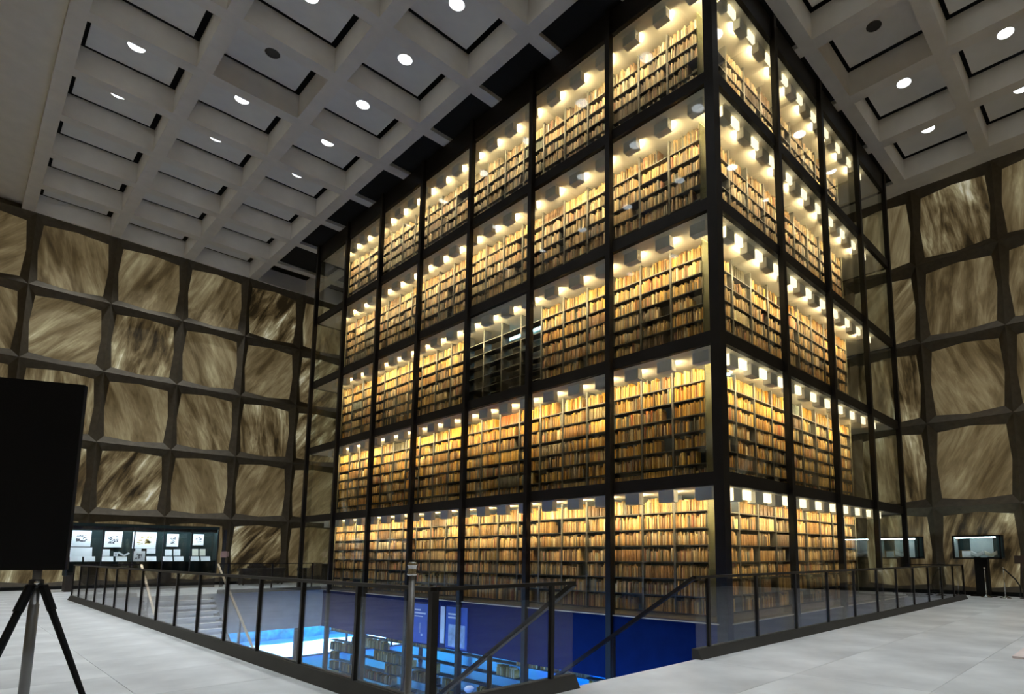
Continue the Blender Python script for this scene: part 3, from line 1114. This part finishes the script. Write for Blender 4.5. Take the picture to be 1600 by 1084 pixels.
# ------------------------------------------------------------------ two glass vitrines by the right wall
def vitrine(label, x0, pos):
    e = thing('vitrine', label, 'display case', (x0, 13.0, 0), 0, 'pedestal vitrines by the right wall')
    L, D, z0, z1 = 1.42, .62, 1.25, 2.05
    obj('pedestal', boxes('pedestal', [(L * .42, L * .42 + .38, .12, .50, 0, z0)]), 'void_black', e)
    obj('foot_plate', boxes('foot_plate', [(L * .3, L * .3 + .72, .05, .58, 0, .03)]), 'void_black', e)
    fr = .05
    bars = []
    for y in (0, D - fr):
        for z in (z0, z1 - fr):
            bars.append((0, L, y, y + fr, z, z + fr))
        for x in (0, L - fr):
            bars.append((x, x + fr, y, y + fr, z0, z1))
    for x in (0, L - fr):
        for z in (z0, z1 - fr):
            bars.append((x, x + fr, 0, D, z, z + fr))
    for b in bars:
        obj('frame_bar', boxes('frame_bar', [b]), 'void_black', e)
    obj('floor_board', boxes('floor_board', [(fr, L - fr, fr, D - fr, z0 + .03, z0 + .05)]), 'curb', e)
    obj('side_liner', boxes('side_liner', [(fr, fr + .01, fr, D - fr, z0 + .05, z1 - fr)]), 'pale_liner', e)
    obj('back_panel', boxes('back_panel', [(fr, L * .30, D - .03, D - .02, z0 + .3, z1 - fr), (L * .78, L - fr, D - .03, D - .02, z0 + .05, z1 - fr)]), 'teal_cloth', e)
    obj('back_liner', boxes('back_liner', [(L * .30, L * .78, D - .03, D - .02, z0 + .05, z1 - fr)]), 'pale_liner', e)
    obj('lamp_strip', boxes('lamp_strip', [(fr + .05, L - fr - .1, fr + .02, fr + .06, z1 - fr - .045, z1 - fr - .01)]), 'vitrine_lamp', e)
    obj('front_glass', boxes('front_glass', [(fr, L - fr, .01, .02, z0 + fr, z1 - fr)]), 'case_glass', e)
    return e


def open_book(label, x, y, z, s, m):
    e = thing('open_book', label, 'book', (x, y, z), 0, 'open books in the vitrines')
    for nm, k in (('left_page', -1), ('right_page', 1)):
        pr = [(0, 0), (k * s, .08), (k * s, .20), (0, .11)]
        V = [(a, yy, b) for yy in (-.05, .10) for a, b in pr]
        F = [(0, 1, 2, 3), (7, 6, 5, 4), (0, 4, 5, 1), (1, 5, 6, 2), (2, 6, 7, 3), (3, 7, 4, 0)]
        obj(nm, pmesh(nm, V, F), m, e)
    obj('cradle', boxes('cradle', [(-.10, .10, -.03, .08, -.02, .0)]), 'dark_metal', e)


vitrine('black glass vitrine on a pedestal with two open books, right one', 1.27, 0)
vitrine('black glass vitrine on a pedestal partly behind the tower glass, left one', -1.20, 1)
open_book('white open book in the right vitrine', 1.27 + .68, 13.25, 1.32, .17, 'paper')
open_book('cream open book in the right vitrine', 1.27 + 1.08, 13.25, 1.32, .17, 'paper_cream')
open_book('white open book in the left vitrine', -1.2 + .75, 13.25, 1.32, .2, 'paper')
tag(obj('label_card', boxes('label_card', [(0, .26, 0, .02, 0, .22)]), 'paper', None, (1.27 + .22, 13.3, 1.30)), 'white text card at the left end of the right vitrine', 'card')
tag(obj('label_card', boxes('label_card', [(0, .26, 0, .02, 0, .22)]), 'paper', None, (-1.2 + .2, 13.3, 1.30)), 'white text card at the left end of the left vitrine', 'card')


def stanchion(label, x, y):
    e = thing('stanchion', label, 'stanchion', (x, y, 0), 0, 'chrome rope stanchions by the right wall')
    obj('base', lathe('base', [(.16, 0), (.16, .02), (.08, .05), (.03, .08), (.02, .1)], 18), 'chrome', e)
    obj('pole', lathe('pole', [(.014, .1), (.014, .92)], 10), 'chrome', e)
    obj('finial', lathe('finial', [(.014, .92), (.03, .94), (.03, .97), (.012, 1.0)], 12), 'chrome', e)


stanchion('chrome stanchion behind the last railing panel', .92, 12.75)
stanchion('chrome stanchion left of the rope, beside the pedestal', 2.25, 12.55)
stanchion('chrome stanchion carrying the black rope', 2.78, 12.5)
tag(obj('rope', tube('rope', [(2.80, 12.5, .93), (2.9, 12.6, .80), (3.05, 12.75, .60), (3.14, 12.9, .38), (3.13, 13.0, .16), (3.06, 13.05, .03)], .022), 'rope'),
    'black rope hanging from the stanchion down to the floor', 'rope')
e = thing('sign_stand', 'small brown sign on a thin post by the right wall', 'sign', (3.22, 12.9, 0))
obj('foot', lathe('foot', [(.12, 0), (.12, .02), (.02, .04)], 14), 'sign_brown', e)
obj('post', boxes('post', [(-.018, .018, -.018, .018, .02, 1.16)]), 'sign_brown', e)
obj('board', boxes('board', [(-.18, .18, -.03, -.012, 1.10, 1.36)]), 'sign_brown', e)
tag(obj('wall_plaque', boxes('wall_plaque', [(-.22, .22, -.02, 0, 0, .5)]), 'granite', None, (3.3, 14.1 - .06, 1.6)), 'faint square plaque on the marble beside the right vitrine', 'plaque')
tag(obj('floor_mat', boxes('floor_mat', [(0, 1.6, 0, 2.2, 0, .03)]), 'pink_mat', None, (4.90, -.98, 0)), 'pale pink mat lying on the stone floor at right', 'mat')

# ------------------------------------------------------------------ black panel on a tripod, left foreground
A = Vector((-1.15, -10.52, 0))
B = Vector((-.90, -9.93, 0))
M = (A + B) / 2
dirv = (B - A).normalized()
rz = math.atan2(dirv.y, dirv.x)
W = (B - A).length
e = thing('tripod_screen', 'tall black flat panel on a tripod stand, left foreground', 'screen', (M.x, M.y, 0), rz)
obj('panel', boxes('panel', [(-W / 2, W / 2, -.04, .04, 1.22, 2.94)]), 'black_plastic', e)
obj('back_box', boxes('back_box', [(-W * .2, W * .2, .04, .09, 1.5, 2.3)]), 'black_plastic', e)
SH = .12
obj('pole', lathe('pole', [(.038, .06), (.038, .92), (.032, .92), (.032, 1.24)], 14), 'grey_metal', e, (SH, 0, 0))
obj('hub', lathe('hub', [(.04, 1.06), (.052, 1.07), (.052, 1.13), (.04, 1.14)], 14), 'dark_metal', e, (SH, 0, 0))
obj('clamp_knob', lathe('clamp_knob', [(.018, 0), (.022, .03), (.012, .05)], 10), 'chrome', e, (SH + .03, -.05, 1.11), (PI / 2, 0, 0))
Mi = Matrix.Translation((M.x, M.y, 0)) @ Matrix.Rotation(rz, 4, 'Z')
Mi.invert()
for p in ((-1.42, -10.40, .02), (-.62, -9.72, .02), (-.52, -10.50, .02)):
    q = Mi @ Vector(p)
    h = Vector((SH, 0, 0)) + Vector((q.x - SH, q.y, 0)).normalized() * .06
    lg = obj('leg', tube('leg', [(h.x, h.y, 1.07), (q.x, q.y, .02)], .030, 10, .022), 'black_plastic', e)
    obj('sleeve', tube('sleeve', [(h.x, h.y, 1.08), tuple(Vector((h.x, h.y, 1.08)).lerp(q, .2))], .036, 10), 'black_plastic', lg)
    obj('rubber_foot', lathe('rubber_foot', [(.03, 0), (.034, .03), (.02, .05)], 10), 'black_plastic', lg, (q.x, q.y, 0))

# slim stanchion in front of the railing corner
e = thing('slim_post', 'slim grey metal post with a chrome collar in front of the railing corner', 'post', (3.20, -8.84, 0))
obj('base', lathe('base', [(.17, 0), (.17, .015), (.05, .03)], 20), 'grey_metal', e)
obj('shaft', lathe('shaft', [(.019, .03), (.019, 1.23)], 14), 'grey_metal', e)
obj('collar', lathe('collar', [(.022, 1.23), (.03, 1.235), (.03, 1.245), (.024, 1.25), (.024, 1.285), (.03, 1.29), (.022, 1.31)], 16), 'chrome', e)
